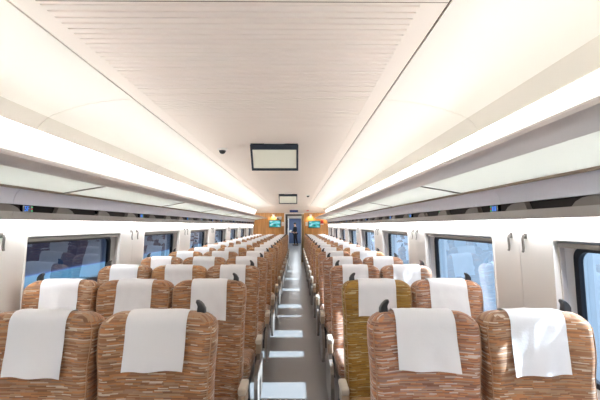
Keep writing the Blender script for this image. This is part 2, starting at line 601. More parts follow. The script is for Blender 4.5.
HW = 0.73
wmesh = {}
for s in (-1, 1):
    v, f, n = loops(s, [(rrect(-HW, HW, WZ0, WZ1, .02), -0.004), (rrect(-HW + .012, HW - .012, WZ0 + .012, WZ1 - .012, .025), -0.004),
                        (rrect(-HW + .016, HW - .016, WZ0 + .016, WZ1 - .016, .03), 0.05),
                        (rrect(-HW + .03, HW - .03, WZ0 + .035, WZ1 - .045, .06), 0.095),
                        (rrect(-HW + .03, HW - .03, WZ0 + .035, WZ1 - .045, .06), 0.125),
                        (rrect(-HW, HW, WZ0, WZ1, .02), 0.125)])
    k = 5
    f += [(5 * n + i, 5 * n + (i + 1) % n, (i + 1) % n, i) for i in range(n)]
    rev = mesh('window_reveal', v, f, M['panel'], True)
    v, f, n = loops(s, [(rrect(-HW + .031, HW - .031, WZ0 + .036, WZ1 - .046, .06), 0.085), (rrect(-HW + .055, HW - .055, WZ0 + .06, WZ1 - .068, .06), 0.092),
                        (rrect(-HW + .055, HW - .055, WZ0 + .06, WZ1 - .068, .06), 0.118), (rrect(-HW + .031, HW - .031, WZ0 + .036, WZ1 - .046, .06), 0.118)])
    f += [(3 * n + i, 3 * n + (i + 1) % n, (i + 1) % n, i) for i in range(n)]
    gas = mesh('gasket', v, f, M['gasket'], True)
    v, f, n = loops(s, [(rrect(-HW + .056, HW - .056, WZ0 + .061, WZ1 - .069, .06), 0.104)])
    f = [tuple(range(n))]
    pane = mesh('pane', v, f, M['glass'])
    mb = MB()
    xa, xb = sx(s, wall_u(1.44) + 0.012), sx(s, wall_u(1.44) + 0.05)
    mb.box(*sorted((xa, xb)), -HW + .02, HW - .02, 1.428, 1.452)
    rail = mb.me('blind_rail', M['metal'])
    mb = MB()
    for q in (-1, 1):
        yy = q * (HW - .022)
        slab(mb, s, yy - .006, yy + .006, WZ0 + .03, 1.43, 0.02, 0.045, 3)
    guide = mb.me('blind_guide', M['rail'])
    for a, b in OPEN:
        wmesh.setdefault(s, []).append((a + b) / 2)
    wmesh[(s, 'm')] = (rev, gas, pane, rail, guide)
num = 1
for s in (-1, 1):
    for i, yc in enumerate(wmesh[s]):
        rev, gas, pane, rail, guide = wmesh[(s, 'm')]
        wo = link('window_%d' % num, rev, None, (0, yc, 0))
        tag(wo, 'rounded train window with black rubber edge, ' + SIDENAME[s], 'window', kind='structure')
        num += 1
        for nm, me in (('gasket', gas), ('pane', pane), ('blind_rail', rail), ('blind_guide', guide)):
            link(nm, me, wo)

# trim between wall and rack: valance, dark band with fins and seat number displays
def text_mesh(txt, size, m, name):
    c = bpy.data.curves.new(name, 'FONT')
    c.body = txt
    c.size = size
    c.extrude = 0.0012
    c.align_x = 'CENTER'
    c.align_y = 'CENTER'
    o = bpy.data.objects.new(name, c)
    COL.objects.link(o)
    dg = bpy.context.evaluated_depsgraph_get()
    me = bpy.data.meshes.new_from_object(o.evaluated_get(dg))
    bpy.data.objects.remove(o)
    me.materials.clear()
    me.materials.append(m)
    return me

for ti, s in enumerate((-1, 1)):
    tr = MB()
    tr.prism_y([(sx(s, 1.572), zz(.15)), (sx(s, 1.572), zz(.075)), (sx(s, 1.60), zz(.075)), (sx(s, 1.60), zz(.15))], Y0, Y1)
    t = tag(tr.obj('trim_%d' % (ti + 1), M['band']), 'dark recessed band above the windows, ' + SIDENAME[s], 'trim', kind='structure')
    for a, b in zip(edges[:-1], edges[1:-1] + [Y1]):
        mb = MB()
        mb.prism_y([(sx(s, 1.520), zz(.088)), (sx(s, 1.523), zz(.06)), (sx(s, 1.531), zz(.038)), (sx(s, 1.538), zz(.036)), (sx(s, 1.538), zz(.07)), (sx(s, 1.571), zz(.08)), (sx(s, 1.571), zz(.088))], a + .002, b - .002)
        mb.obj('valance_panel', M['valance'], t, smooth=True)
    y = -1.86 + (0.0 if s < 0 else 0.02)
    while y < 16.6:
        mb = MB()
        pr = [(-.12, .0885), (-.09, .134), (.0, .134), (.05, .126), (.09, .112), (.12, .0885)]
        mb.prism_x([(y + a, zz(b)) for a, b in pr], sx(s, 1.571), sx(s, 1.540))
        mb.obj('wedge', M['fin'], t)
        y += 0.62 if s < 0 else 0.6
    k = 0
    y = 0.72 if s < 0 else 0.68
    while y < 16.6:
        d = box_obj('number_display', (*sorted((sx(s, 1.550), sx(s, 1.571))), y - .05, y + .05, zz(.0885), zz(.132)), M['display'], t)
        txt = None
        if s < 0 and abs(y - 2.68) < .05: txt = '5F'
        if s > 0 and abs(y - 1.66) < .05: txt = '4'
        if txt:
            me = text_mesh(txt, 0.046, M['blue_led'], 'digits')
            ob = link('digits', me, d)
            ob.location = (sx(s, 1.549), y - .012, zz(.110))
            ob.rotation_euler = (math.radians(90), 0, math.radians(90 if s < 0 else -90))
        else:
            b2 = MB()
            for q in (-.028, .004):
                b2.box(*sorted((sx(s, 1.5485), sx(s, 1.5498))), y + q, y + q + .020, zz(.096), zz(.126))
            b2.obj('digits', M['blue_led'], d)
        for q, (mm, dz) in enumerate((('green_led', .124), ('red_led', .111), ('green_led', .098))):
            box_obj('led', (*sorted((sx(s, 1.547), sx(s, 1.5498))), y + .036, y + .044, zz(dz) - .0035, zz(dz) + .0035), M[mm], d)
        y += 0.98
        k += 1

# ------------------------------------------------------------------ luggage racks
for s in (-1, 1):
    r = empty('luggage_rack', (sx(s, 1.5), YM, zz(.25)))
    tag(r, 'long luggage rack with frosted glass shelf panes above the ' + SIDENAME[s], 'luggage rack')
    inv = Matrix.Translation((-sx(s, 1.5), -YM, -zz(.25)))
    gl_ed = [Y0] + [2.92 + 2.08 * k for k in range(-2, 7)] + [16.75]
    prof = [(1.13, .325), (1.08, .336), (1.035, .334), (1.0, .326), (.983, .312), (.984, .300), (1.0, .290), (1.04, .283), (1.10, .281), (1.15, .284), (1.15, .292)]
    for a, b in zip(gl_ed[:-1], gl_ed[1:]):
        mb = MB()
        mb.prism_y([(sx(s, u), zz(z)) for u, z in prof], a + .0015, b - .0015)
        o = mb.obj('front_rail', M['rail'], r, smooth=True)
        o.matrix_parent_inverse = inv
        mb = MB()
        mb.prism_y([(sx(s, 1.152), zz(.288)), (sx(s, 1.448), zz(.238)), (sx(s, 1.448), zz(.246)), (sx(s, 1.152), zz(.296))], a + .012, b - .012)
        o = mb.obj('shelf_pane', M['frost'], r)
        o.matrix_parent_inverse = inv
        mb = MB()
        mb.prism_y([(sx(s, 1.152), zz(.281)), (sx(s, 1.448), zz(.231)), (sx(s, 1.448), zz(.25)), (sx(s, 1.152), zz(.30))], b - .011, b + .011)
        o = mb.obj('shelf_rib', M['metal'], r)
        o.matrix_parent_inverse = inv
    mb = MB()
    mb.prism_y([(sx(s, 1.449), zz(.225)), (sx(s, 1.462), zz(.225)), (sx(s, 1.462), zz(.25)), (sx(s, 1.449), zz(.25))], Y0, 16.75)
    o = mb.obj('rear_rail', M['joint'], r)
    o.matrix_parent_inverse = inv
    for a, b in zip(edges[:-1], edges[1:-1] + [16.75]):
        mb = MB()
        mb.skin_y([(sx(s, u), zz(z)) for u, z in ((1.463, .236), (1.480, .226), (1.502, .205), (1.516, .178), (1.522, .150), (1.523, .135), (1.545, .135))], .008, a + .002, b - .002, (sx(s, 1.7), zz(.3)))
        o = mb.obj('rear_cover', M['lilac'], r, smooth=True)
        o.matrix_parent_inverse = inv
        mb = MB()
        mb.skin_y([(sx(s, u), zz(z)) for u, z in ((1.438, .655), (1.445, .61), (1.46, .55), (1.485, .46), (1.498, .36), (1.50, .24))], .01, a + .002, b - .002, (sx(s, 1.8), zz(.5)))
        o = mb.obj('back_panel', M['cove'], r, smooth=True)
        o.matrix_parent_inverse = inv

# ------------------------------------------------------------------ end wall, doorway, corridor beyond
DX0, DX1, DZ = -0.50, 0.30, 2.02
ew = MB()
ew.box(sx(-1, 1.7), DX0, Y1 + .02, Y1 + .1, 0, zz(.9))
ew.box(DX1, sx(1, 1.7), Y1 + .02, Y1 + .1, 0, zz(.9))
ew.box(DX0, DX1, Y1 + .02, Y1 + .1, DZ, zz(.9))
wend = tag(ew.obj('wall_end', M['backing']), 'honey wood end wall around the doorway', 'wall', kind='structure')
for a, b in ((sx(-1, 1.6), -1.34), (-1.336, -.92), (-.916, DX0 - .02), (DX1 + .02, .716), (.72, 1.10), (1.104, sx(1, 1.6))):
    box_obj('wood_panel', (a, b, Y1, Y1 + .02, 0, zz(.527)), M['wood'], wend)
box_obj('door_header', (DX0 - .02, DX1 + .02, Y1 - .005, Y1 + .02, DZ, zz(.527)), M['ceil'], wend)

dr = empty('door_1', (-.1, Y1, 0))
tag(dr, 'open end doorway with dark frame and bronze post', 'doorway', kind='structure')
def under(o, root):
    o.parent = root
    o.matrix_parent_inverse = Matrix.Translation(-root.location)
    return o
under(box_obj('frame_post', (DX0 - .02, DX0 + .03, Y1 - .03, Y1 + .12, 0, DZ), M['white']), dr)
under(box_obj('frame_jamb', (DX0 + .03, DX0 + .12, Y1 + .02, Y1 + .3, 0, DZ - .07), M['door_dark']), dr)
under(box_obj('frame_head', (DX0 + .03, DX1 - .08, Y1 - .01, Y1 + .3, DZ - .07, DZ), M['door_dark']), dr)
under(box_obj('door_leaf', (DX1 - .08, DX1 + .02, Y1 - .03, Y1 + .12, 0, DZ), M['gold']), dr)
under(box_obj('frame_strip', (DX1 - .11, DX1 - .08, Y1 + .0, Y1 + .12, 0, DZ - .07), M['white']), dr)

YE = 35.0
cw = MB()
cw.box(-.75, -.65, Y1 + .1, YE, 0, 2.2)
cwl = tag(cw.obj('wall_corridor_left', M['white']), 'pale corridor wall with brown panels beyond the doorway', 'wall', kind='structure')
for i, (a, b) in enumerate(((17.4, 20.5), (21.2, 24.0), (25.6, 27.4))):
    box_obj('brown_panel', (-.65, -.63, a, b, 0.0, 1.15 if i else 2.1), M['brownpanel'], cwl)
for a in (22.0, 26.0, 29.5):
    box_obj('dark_window', (-.65, -.635, a, a + .9, 1.35, 1.95), M['gasket'], cwl)
cw = MB()
cw.box(.50, .6, Y1 + .1, YE, 0, 2.2)
tag(cw.obj('wall_corridor_right', M['white']), 'plain pale corridor wall beyond the doorway', 'wall', kind='structure')
cw = MB()
cw.box(-.75, .6, YE, YE + .1, 0, 2.2)
tag(cw.obj('wall_corridor_end', M['navy']), 'slate blue wall closing the corridor beyond the doorway', 'wall', kind='structure')
cw = MB()
cw.box(-.75, .6, Y1 + .1, YE + .1, 2.15, 2.25)
tag(cw.obj('ceiling_corridor', M['ceil']), 'low ceiling of the corridor beyond the doorway', 'ceiling', kind='structure')
area('corridor_lamp', (-.05, 27.5, 2.13), (0, -1), .3, 14, 45, (.85, .93, 1))

# rear wall behind the camera
rw = MB()
rw.box(sx(-1, 1.7), sx(1, 1.7), Y0 - .1, Y0, 0, zz(.9))
tag(rw.obj('wall_rear', M['panel']), 'cream wall closing the other end of the carriage', 'wall', kind='structure')

# ------------------------------------------------------------------ outside
g = MB()
g.box(1.9, 60, -30, 90, -.12, -.02)
tag(g.obj('platform_pale', M['platform_r']), 'pale blue sunlit platform outside the two-seat side windows', 'platform', kind='structure')
g = MB()
g.box(24, 24.3, -30, 90, -.02, 1.05)
tag(g.obj('fence_wall', M['wall_r']), 'long low blue wall across the pale platform', 'wall', kind='structure')
g = MB()
g.box(-8.2, -2.3, -30, 90, -.12, -.02)
pl = tag(g.obj('platform_blue', M['platform_l']), 'blue platform outside the three-seat side windows', 'platform', kind='structure')
box_obj('platform_stripe', (-5.9, -5.2, -30, 90, -.02, -.012), M['stripe_l'], pl)
g = MB()
g.box(-8.6, -8.2, -30, 90, -.12, 6.5)
tag(g.obj('wall_station', M['wall_l']), 'tall dark navy wall behind the blue platform', 'wall', kind='structure')
g = MB()
g.box(-8.6, -1.98, -30, 90, 3.6, 3.8)
tag(g.obj('platform_canopy', M['wall_l']), 'dark canopy over the blue platform', 'canopy', kind='structure')

# ------------------------------------------------------------------ seats
ZT = 1.172
TAN = math.tan(math.radians(7))
def smooth(a, b, x):
    t = max(0, min(1, (x - a) / (b - a)))
    return t * t * (3 - 2 * t)
def interp(pts, x):
    if x <= pts[0][0]: return pts[0][1]
    for (xa, ya), (xb, yb) in zip(pts[:-1], pts[1:]):
        if x <= xb:
            t = (x - xa) / (xb - xa)
            t = t * t * (3 - 2 * t)
            return ya + (yb - ya) * t
    return pts[-1][1]
RC = 0.066
def halfw(z, w):
    k = w / 0.48
    h = interp([(.40, .220), (.60, .226), (.82, .228), (.93, .229), (1.06, .238), (1.18, .239)], z) * k
    if z > ZT - RC:
        d = z - (ZT - RC)
        h -= RC * (1 - math.sqrt(max(0, 1 - (d / RC) ** 2))) * .85
    return h
RT = 0.042
def topin(z):
    if z > ZT - RT:
        d = (z - (ZT - RT)) / RT
        return RT * (1 - math.sqrt(max(0, 1 - d * d)))
    return 0
def front_y(x, z, w):
    hw = halfw(z, w)
    sr = min(1, abs(x) / max(hw, .01))
    wing = interp([(.40, .012), (.55, .03), (.72, .022), (.88, .012), (1.0, .030), (1.1, .028), (1.18, .010)], z)
    y = -(ZT - z) * TAN - wing * smooth(.45, .88, sr) - .012 * math.exp(-((z - .62) / .12) ** 2)
    return y
def thick(z):
    return interp([(.40, .135), (.8, .125), (1.18, .105)], z)
def crown(x, w):
    return .006 * (1 - (x / (w * .5)) ** 2)

def uvbox(me):
    uvl = me.uv_layers.new(name='UVMap')
    for p in me.polygons:
        n = p.normal
        for li in p.loop_indices:
            c = me.vertices[me.loops[li].vertex_index].co
            if abs(n.x) > .72:
                uv = (c.y * .9 + 3.1, c.z)
            elif n.z > .7:
                uv = (c.x, c.z - c.y + .1)
            else:
                uv = (c.x, c.z)
            uvl.data[li].uv = uv

def backrest_mesh(w):
    zs = [.40, .43, .48, .55, .62, .70, .78, .86, .93, .99, 1.04, 1.08, 1.11]
    zs += [ZT - RT + RT * math.sin(math.radians(a)) for a in (0, 20, 38, 55, 70, 82, 90)]
    rings = []
    for z in zs:
        hw = halfw(z, w) - topin(z) * .5
        T = thick(z)
        ti = topin(z)
        if z < .45:
            ti += (.45 - z) * .4
        rc = min(.038, (T - 2 * ti) * .45)
        pts = []
        nf = 16
        xs = [-(hw - rc) + 2 * (hw - rc) * i / nf for i in range(nf + 1)]
        for x in xs:
            pts.append((x, front_y(x, z, w) + ti))
        ye = front_y(hw - rc, z, w) + ti
        yb = -(ZT - z) * TAN + T - ti
        for a in (25, 50, 75):
            a = math.radians(a)
            pts.append((hw - rc + rc * math.sin(a), ye + rc * (1 - math.cos(a))))
        pts.append((hw, (ye + rc + yb - rc) / 2))
        for a in (75, 50, 25):
            a = math.radians(a)
            pts.append((hw - rc + rc * math.sin(a), yb - rc * (1 - math.cos(a))))
        for i in range(5):
            pts.append(((hw - rc) * (1 - 2 * i / 4), yb))
        for a in (25, 50, 75):
            a = math.radians(a)
            pts.append((-(hw - rc + rc * math.sin(a)), yb - rc * (1 - math.cos(a))))
        pts.append((-hw, (ye + rc + yb - rc) / 2))
        for a in (75, 50, 25):
            a = math.radians(a)
            pts.append((-(hw - rc + rc * math.sin(a)), ye + rc * (1 - math.cos(a))))
        rings.append([(x, y, z + crown(x, w) * smooth(1.0, ZT, z)) for x, y in pts])
    n = len(rings[0])
    v = [p for r in rings for p in r]
    f = []
    for k in range(len(rings) - 1):
        for i in range(n):
            j = (i + 1) % n
            f.append((k * n + i, k * n + j, (k + 1) * n + j, (k + 1) * n + i))
    f.append(tuple(range(n))[::-1])
    f.append(tuple(range((len(rings) - 1) * n, len(rings) * n)))
    me = mesh('backrest', v, f, None, True)
    uvbox(me)
    return me

def edge_highlight_mesh(w, q):
    """thin tan tube standing in for light on the rounded rim, up one front edge and over the top corner"""
    bm = bmesh.new()
    if True:
        path = []
        for i in range(22):
            z = .46 + (ZT - .46 - .02) * i / 21
            hw = halfw(z, w) - topin(z) * .5
            rc = .036
            a = math.radians(42)
            x = hw - rc + rc * math.sin(a)
            y = front_y(hw - rc, z, w) + topin(z) + rc * (1 - math.cos(a))
            path.append(Vector((q * x, y, z + crown(x, w) * smooth(1.0, ZT, z))))
        prev = None
        for i, p in enumerate(path):
            d = (path[min(i + 1, 21)] - path[max(i - 1, 0)]).normalized()
            a = Vector((0, 1, 0)).cross(d).normalized()
            b = d.cross(a)
            ring = [bm.verts.new(p + .0022 * (math.cos(t * math.pi / 2.5) * a + math.sin(t * math.pi / 2.5) * b)) for t in range(5)]
            if prev:
                for t in range(5):
                    bm.faces.new((prev[t], prev[(t + 1) % 5], ring[(t + 1) % 5], ring[t]))
            prev = ring
    bmesh.ops.recalc_face_normals(bm, faces=bm.faces)
    me = bpy.data.meshes.new('edge_highlight')
    bm.to_mesh(me)
    bm.free()
    me.materials.append(M['edge_highlight'])
    for p in me.polygons:
        p.use_smooth = True
    return me

def cloth_mesh(w, seed):
    rnd = random.Random(seed)
    cw = .117 + rnd.uniform(-.004, .006)
    drop = .226 + rnd.uniform(-.012, .012)
    tilt = rnd.uniform(-.006, .006)
    sk = rnd.uniform(-.006, .006)
    path = []      # (z, side) front from the hem up, over the top, down the back
    nfz = 14
    for i in range(nfz):
        path.append((ZT - drop + (drop - RT) * i / nfz, 0))
    for a in (0, 20, 38, 55, 70, 82, 90):
        path.append((ZT - RT + RT * math.sin(math.radians(a)), 0))
    for a in (82, 70, 55, 38, 20, 0):
        path.append((ZT - RT + RT * math.sin(math.radians(a)), 1))
    for i in range(1, 6):
        path.append((ZT - RT - .10 * i / 5, 1))
    nx = 18
    v = []
    for k, (z, side) in enumerate(path):
        for i in range(nx + 1):
            s_ = -1 + 2 * i / nx
            t = max(0, (ZT - z) / drop)
            x = s_ * cw * (1 + .01 * t) + sk * t
            zq = z
            if side == 0 and k < nfz:
                zq = z + tilt * s_ * (1 - k / nfz)
            ti = topin(z)
            cz = crown(x, w) * smooth(1.0, ZT, zq)
            nzv = noise.noise(Vector((x * 16 + seed * 3.1, zq * 9, seed))) * .5 + noise.noise(Vector((x * 34, zq * 26, seed * 1.7))) * .28
            wr = (.0045 + .0075 * max(0, nzv + .25))
            if side == 0:
                yb = front_y(x, z, w) + ti
                off = wr + (.010 * (1 - k / nfz) ** 2 * (1 + .8 * math.sin(s_ * 5 + seed)) if k < nfz else 0)
                up = max(0, 1 - ti / RT) if z > ZT - RT else 1
                # normal turns from forward to up across the rounded top
                ph = math.asin(max(0, min(1, (z - (ZT - RT)) / RT))) if z > ZT - RT else 0
                v.append((x, yb - off * math.cos(ph), zq + cz + off * math.sin(ph)))
            else:
                yb = -(ZT - z) * TAN + thick(z) - ti
                ph = math.asin(max(0, min(1, (z - (ZT - RT)) / RT))) if z > ZT - RT else 0
                v.append((x, yb + wr * math.cos(ph), zq + cz + wr * math.sin(ph)))
    n = nx + 1
    f = [(k * n + i, k * n + i + 1, (k + 1) * n + i + 1, (k + 1) * n + i) for k in range(len(path) - 1) for i in range(nx)]
    # a second skin 1.5 mm behind gives the cloth its thickness
    me = mesh('headrest_cover', v, f, M['cloth'], False)
    for p in me.polygons:
        p.use_smooth = True
    return me

def rounded_box_mesh(name, b, bevel, m, seg=3):
    o = box_obj(name, b, m, None, bevel, seg)
    me = o.data
    bpy.data.objects.remove(o)
    return me

def cushion_mesh(w):
    h = w / 2 - .022
    yb = -(ZT - .48) * TAN
    me = rounded_box_mesh('cushion', (-h, h, yb - .47, yb - .005, .37, .505), .045, None, 4)
    me.materials.clear()
    for v in me.vertices:     # dished seat, front edge rolled down
        t = (v.co.y - (yb - .47)) / .465
        if v.co.z > .45:
            v.co.z -= .02 * math.sin(math.pi * min(1, max(0, t))) * (1 - (v.co.x / h) ** 2)
            v.co.z -= .02 * t
    uvbox(me)
    return me

def fin_mesh(d):
    """dark fin-shaped grab handle, its tip leaning towards x*d"""
    out = [(-.024, 0), (-.022, .014), (-.012, .030), (.0, .041), (.014, .049), (.025, .049), (.028, .042), (.022, .034), (.018, .022), (.020, .010), (.023, 0)]
    mb = MB()
    n = len(out)
    v = []
    for yy, k in ((-.016, .80), (-.011, .95), (0, 1.0), (.011, .95), (.016, .80)):
        cx_, cz_ = 0.004, .022
        v += [(d * .85 * (cx_ + (x - cx_) * k), yy, cz_ + (z - cz_) * k if z > .001 else -.016) for x, z in out]
    f = [(k * n + i, k * n + (i + 1) % n, (k + 1) * n + (i + 1) % n, (k + 1) * n + i) for k in range(4) for i in range(n)]
    f += [tuple(range(n))[::-1], tuple(range(4 * n, 5 * n))]
    mb.add(v, f)
    return mb.me('grab_handle', M['handle'], True)

CLOTHS = {}
def build_seat(w, handle, arm_sides):
    """master parts of one seat type: list of (name, mesh, location, children)"""
    parts = [('backrest', backrest_mesh(w), (0, 0, 0), [('edge_highlight', edge_highlight_mesh(w, q), (0, 0, 0)) for q in (-1, 1)]),
             ('cushion', cushion_mesh(w), (0, 0, 0), [])]
    if handle:
        parts.append(('grab_handle', fin_mesh(-handle), (handle * (w / 2 - .072), .052, ZT + .003), []))
    for q in arm_sides:
        c = q * (w / 2 + .024) if abs(q) == 1 else math.copysign(w / 2 + .0, q)
        y0_, y1_ = -.34, -.19
        arm = rounded_box_mesh('armrest', (c - .021, c + .021, y0_, y1_, .505, .585), .010, M['arm'])
        pad = rounded_box_mesh('armrest_pad', (c - .024, c + .024, y0_ - .006, y1_ + .006, .58, .622), .012, M['armpad'])
        parts.append(('armrest', arm, (0, 0, 0), [('armrest_pad', pad, (0, 0, 0))]))
        if abs(q) == 1:
            mb = MB()
            pr = [(-.50, .20), (-.52, .30), (-.50, .40), (-.44, .45), (-.34, .46), (-.33, .51), (-.20, .51), (-.19, .46), (-.06, .43), (-.05, .22), (-.10, .14), (-.42, .14)]
            mb.prism_x(pr, c - .014, c + .014)
            parts.append(('side_panel', mb.me('side_panel', M['base']), (0, 0, 0), []))
    h = w / 2 - .035
    base = rounded_box_mesh('base', (-h, h, -.50, -.06, .27, .368), .015, M['base'], 2)
    parts.append(('base', base, (0, 0, 0), []))
    for q in (-1, 1):
        mb = MB()
        x = q * (h - .04)
        mb.prism_x([(-.46, 0), (-.43, .0), (-.32, .24), (-.28, .24), (-.14, 0), (-.10, 0), (-.24, .275), (-.36, .275)], x - .018, x + .018)
        parts.append(('leg', mb.me('leg', M['black']), (0, 0, 0), []))
    return parts

def clothes(w):
    return [cloth_mesh(w, i * 7 + 1) for i in range(4)]

# column: centre x, width, handle side, armrest sides, wording
COLS = [
    (-1.545, .47, -1, (-1,), 'window seat', -1),
    (-1.058, .49, 0, (-.5, .5), 'middle seat', -1),
    (-.572, .48, 1, (1,), 'aisle seat', -1),
    (.530, .46, -1, (-1, .5), 'aisle seat', 1),
    (.996, .46, 1, (1,), 'window seat', 1),
]
ORD = ['first', 'second', 'third', 'fourth', 'fifth', 'sixth', 'seventh', 'eighth', 'ninth', 'tenth', 'eleventh', 'twelfth', 'thirteenth', 'fourteenth', 'fifteenth', 'sixteenth']
NROW = 16
FABSEL = {(0, 3): 'fab_rose', (0, 4): 'fab_brown', (1, 3): 'fab_mustard', (1, 4): 'fab_rose', (2, 3): 'fab_rose', (2, 4): 'fab_rose', (3, 3): 'fab_rose'}
TONE = {'fab_brown': 'brown', 'fab_orange': 'orange-brown', 'fab_rose': 'rosy brown', 'fab_mustard': 'mustard'}
rnd = random.Random(3)
for ci, (xc, wd, handle, arms, word, sd_) in enumerate(COLS):
    proto = build_seat(wd, handle, arms)
    cl = clothes(wd)
    for r in range(NROW):
        fab = FABSEL.get((r, ci))
        if not fab:
            fab = rnd.choice(['fab_brown', 'fab_orange', 'fab_brown']) if ci < 3 else rnd.choice(['fab_rose', 'fab_orange', 'fab_rose'])
        e = empty('train_seat', (xc, 1.68 + .98 * r, 0))
        ordn = ORD[NROW - 1 - r]
        tag(e, '%s woven %s, %s, %s row from the wooden end wall' % (TONE[fab], word, SIDENAME[sd_], ordn),
            'seat', 'train seats in rows of five')
        for nm, me, loc, kids in proto + [('headrest_cover', cl[(r * 3 + ci) % 4], (0, 0, 0), [])]:
            o = link(nm, me, e, loc)
            if nm in ('backrest', 'cushion'):
                if not me.materials:
                    me.materials.append(M['fab_brown'])
                o.material_slots[0].link = 'OBJECT'
                o.material_slots[0].material = M[fab]
            for kn, km, kl in kids:
                link(kn, km, o, kl)

# ------------------------------------------------------------------ ceiling monitors
def ceiling_monitor(y, label):
    e = empty('ceiling_monitor', (CX + .022, y, zz(HC)))
    tag(e, label, 'monitor', 'monitors hung from the ceiling')
    # tilted flat housing, top edge nearer, screen facing down the car
    A, B = Vector((0, 0, -.012)), Vector((0, .20, -.235))
    d = (B - A).normalized()
    n = Vector((0, -d.z * -1, d.y)).normalized()
    n = Vector((0, d.z, -d.y))       # faces towards -y and down
    if n.y > 0: n = -n
    L_ = (B - A).length
    hw = .236
    def slabm(name, x0, x1, t0, t1, d0, d1, m):
        mb = MB()
        v = []
        for dd in (d0, d1):
            for x, t in ((x0, t0), (x1, t0), (x1, t1), (x0, t1)):
                v.append(tuple(A + d * t + n * dd + Vector((x, 0, 0))))
        mb.add(v, [(0, 1, 2, 3), (7, 6, 5, 4), (0, 1, 5, 4), (1, 2, 6, 5), (2, 3, 7, 6), (3, 0, 4, 7)])
        return mb.obj(name, m, e)
    slabm('housing', -hw + .004, hw - .004, .0, L_, -.03, 0, M['frame'])
    slabm('frame', -hw, hw, 0, .052, 0, .012, M['frame'])
    slabm('frame', -hw, hw, L_ - .026, L_, 0, .012, M['frame'])
    slabm('frame', -hw, -hw + .020, .052, L_ - .026, 0, .012, M['frame'])
    slabm('frame', hw - .020, hw, .052, L_ - .026, 0, .012, M['frame'])
    slabm('screen', -hw + .020, hw - .020, .052, L_ - .026, 0, .004, M['screen_blank'])
    mb = MB()
    mb.prism_x([(0.0, 0), (.20, 0), (.20, -.17), (.02, -.012)], -.10, .10)
    mb.obj('mount', M['white'], e)
ceiling_monitor(3.86, 'slate framed ceiling monitor with pale blank screen, the one farther from the doorway')
ceiling_monitor(10.15, 'slate framed ceiling monitor with pale blank screen, next to the end doorway')

def dome(x, y, label):
    e = empty('dome_camera', (x, y, zz(HC)))
    tag(e, label, 'camera', 'dome cameras on the ceiling')
    def lathe(name, prof, m):
        v, f = [], []
        n = 20
        for r, z in prof:
            v += [(r * math.cos(2 * math.pi * i / n), r * math.sin(2 * math.pi * i / n), z) for i in range(n)]
        for k in range(len(prof) - 1):
            f += [(k * n + i, k * n + (i + 1) % n, (k + 1) * n + (i + 1) % n, (k + 1) * n + i) for i in range(n)]
        f += [tuple(range(n)), tuple(range((len(prof) - 1) * n, len(prof) * n))]
        link(name, mesh(name, v, f, m, True), e)
    lathe('base', [(.050, 0), (.052, -.010), (.046, -.020), (.036, -.024)], M['white'])
    lathe('lens_dome', [(.036, -.022), (.034, -.036), (.026, -.050), (.012, -.058), (.002, -.059)], M['black'])
dome(-.77, 4.12, 'small dark dome camera on white base beside the blank ceiling monitor, three-seat side')
dome(.30, 10.5, 'small dark dome camera near the doorway, two-seat side of the ceiling')

# ------------------------------------------------------------------ things on the end wall
def wall_monitor(x0, x1, z0, z1, label):
    e = empty('wall_monitor', ((x0 + x1) / 2, Y1, z0))
    tag(e, label, 'monitor', 'lit monitors on the end wall')
    h = (x1 - x0) / 2
    H = z1 - z0
    box_obj('housing', (-h, h, -.05, -.0, 0, H), M['black'], e, .006)
    box_obj('screen', (-h + .022, h - .022, -.054, -.0495, .025, H - .03), M['screen_on'], e)
wall_monitor(-1.165, -.66, zz(-.085), zz(.235), 'lit teal monitor on the wood wall, three-seat side of the doorway')
wall_monitor(.505, 1.01, zz(-.105), zz(.20), 'lit teal monitor on the wood wall beside the red sign')
e = empty('red_notice', (1.085, Y1, zz(.04)))
tag(e, 'small red notice with white lower edge on wood wall', 'sign')
box_obj('plate', (-.06, .06, -.012, 0, .035, .185), M['red'], e, .002)
box_obj('white_edge', (-.06, .06, -.012, 0, 0, .034), M['white'], e, .002)
for x, lb in ((-.585, 'pale control panel on wood wall, between lit monitor and white door post'), (.425, 'pale control panel on wood wall, between bronze post and lit monitor')):
    e = empty('control_panel', (x, Y1, zz(-.02)))
    tag(e, lb, 'control panel', 'control panels by the doorway')
    box_obj('plate', (-.045, .045, -.02, 0, 0, .17), M['white'], e, .004)
    for k in range(3):
        box_obj('button', (-.015, .015, -.026, -.02, .03 + .045 * k, .055 + .045 * k), M['rail'], e, .002)
e = empty('camera_box', (-.74, Y1, zz(.255)))
tag(e, 'white boxy camera above the lit monitor, three-seat side', 'camera')
box_obj('body', (-.13, .11, -.10, 0, .03, .12), M['white'], e, .012)
box_obj('lens_window', (-.10, -.02, -.106, -.10, .0, .06), M['black'], e, .002)
box_obj('bracket', (.02, .10, -.05, 0, -.004, .03), M['white'], e, .004)

# running-text display over the door
e = empty('led_sign', (-.11, 16.78, zz(.628)))
tag(e, 'small dark blue and red LED sign above the doorway', 'sign')
e.rotation_euler = (math.radians(-24), 0, 0)
box_obj('housing', (-.175, .175, -.04, .04, -.065, .065), M['display'], e, .006)
for k, (xa, xb, mm) in enumerate(((-.155, -.06, 'red_led'), (-.04, .02, 'blue_led'), (.04, .155, 'red_led'))):
    box_obj('lit_row', (xa, xb, -.044, -.0395, .015, .03), M[mm], e)
box_obj('lit_row', (-.155, .155, -.044, -.0395, -.050, -.038), M['blue_led'], e)

# red/white sticker on the soffit
e = empty('ceiling_sticker', (.47, 16.78, zz(.622)))
tag(e, 'small red and white sticker on the soffit, two-seat side', 'sticker')
e.rotation_euler = (math.radians(-24), 0, 0)
box_obj('sheet', (-.07, .07, -.012, .02, -.05, .05), M['white'], e)
box_obj('red_mark', (-.045, .045, -.0135, -.0115, -.03, .03), M['red'], e)

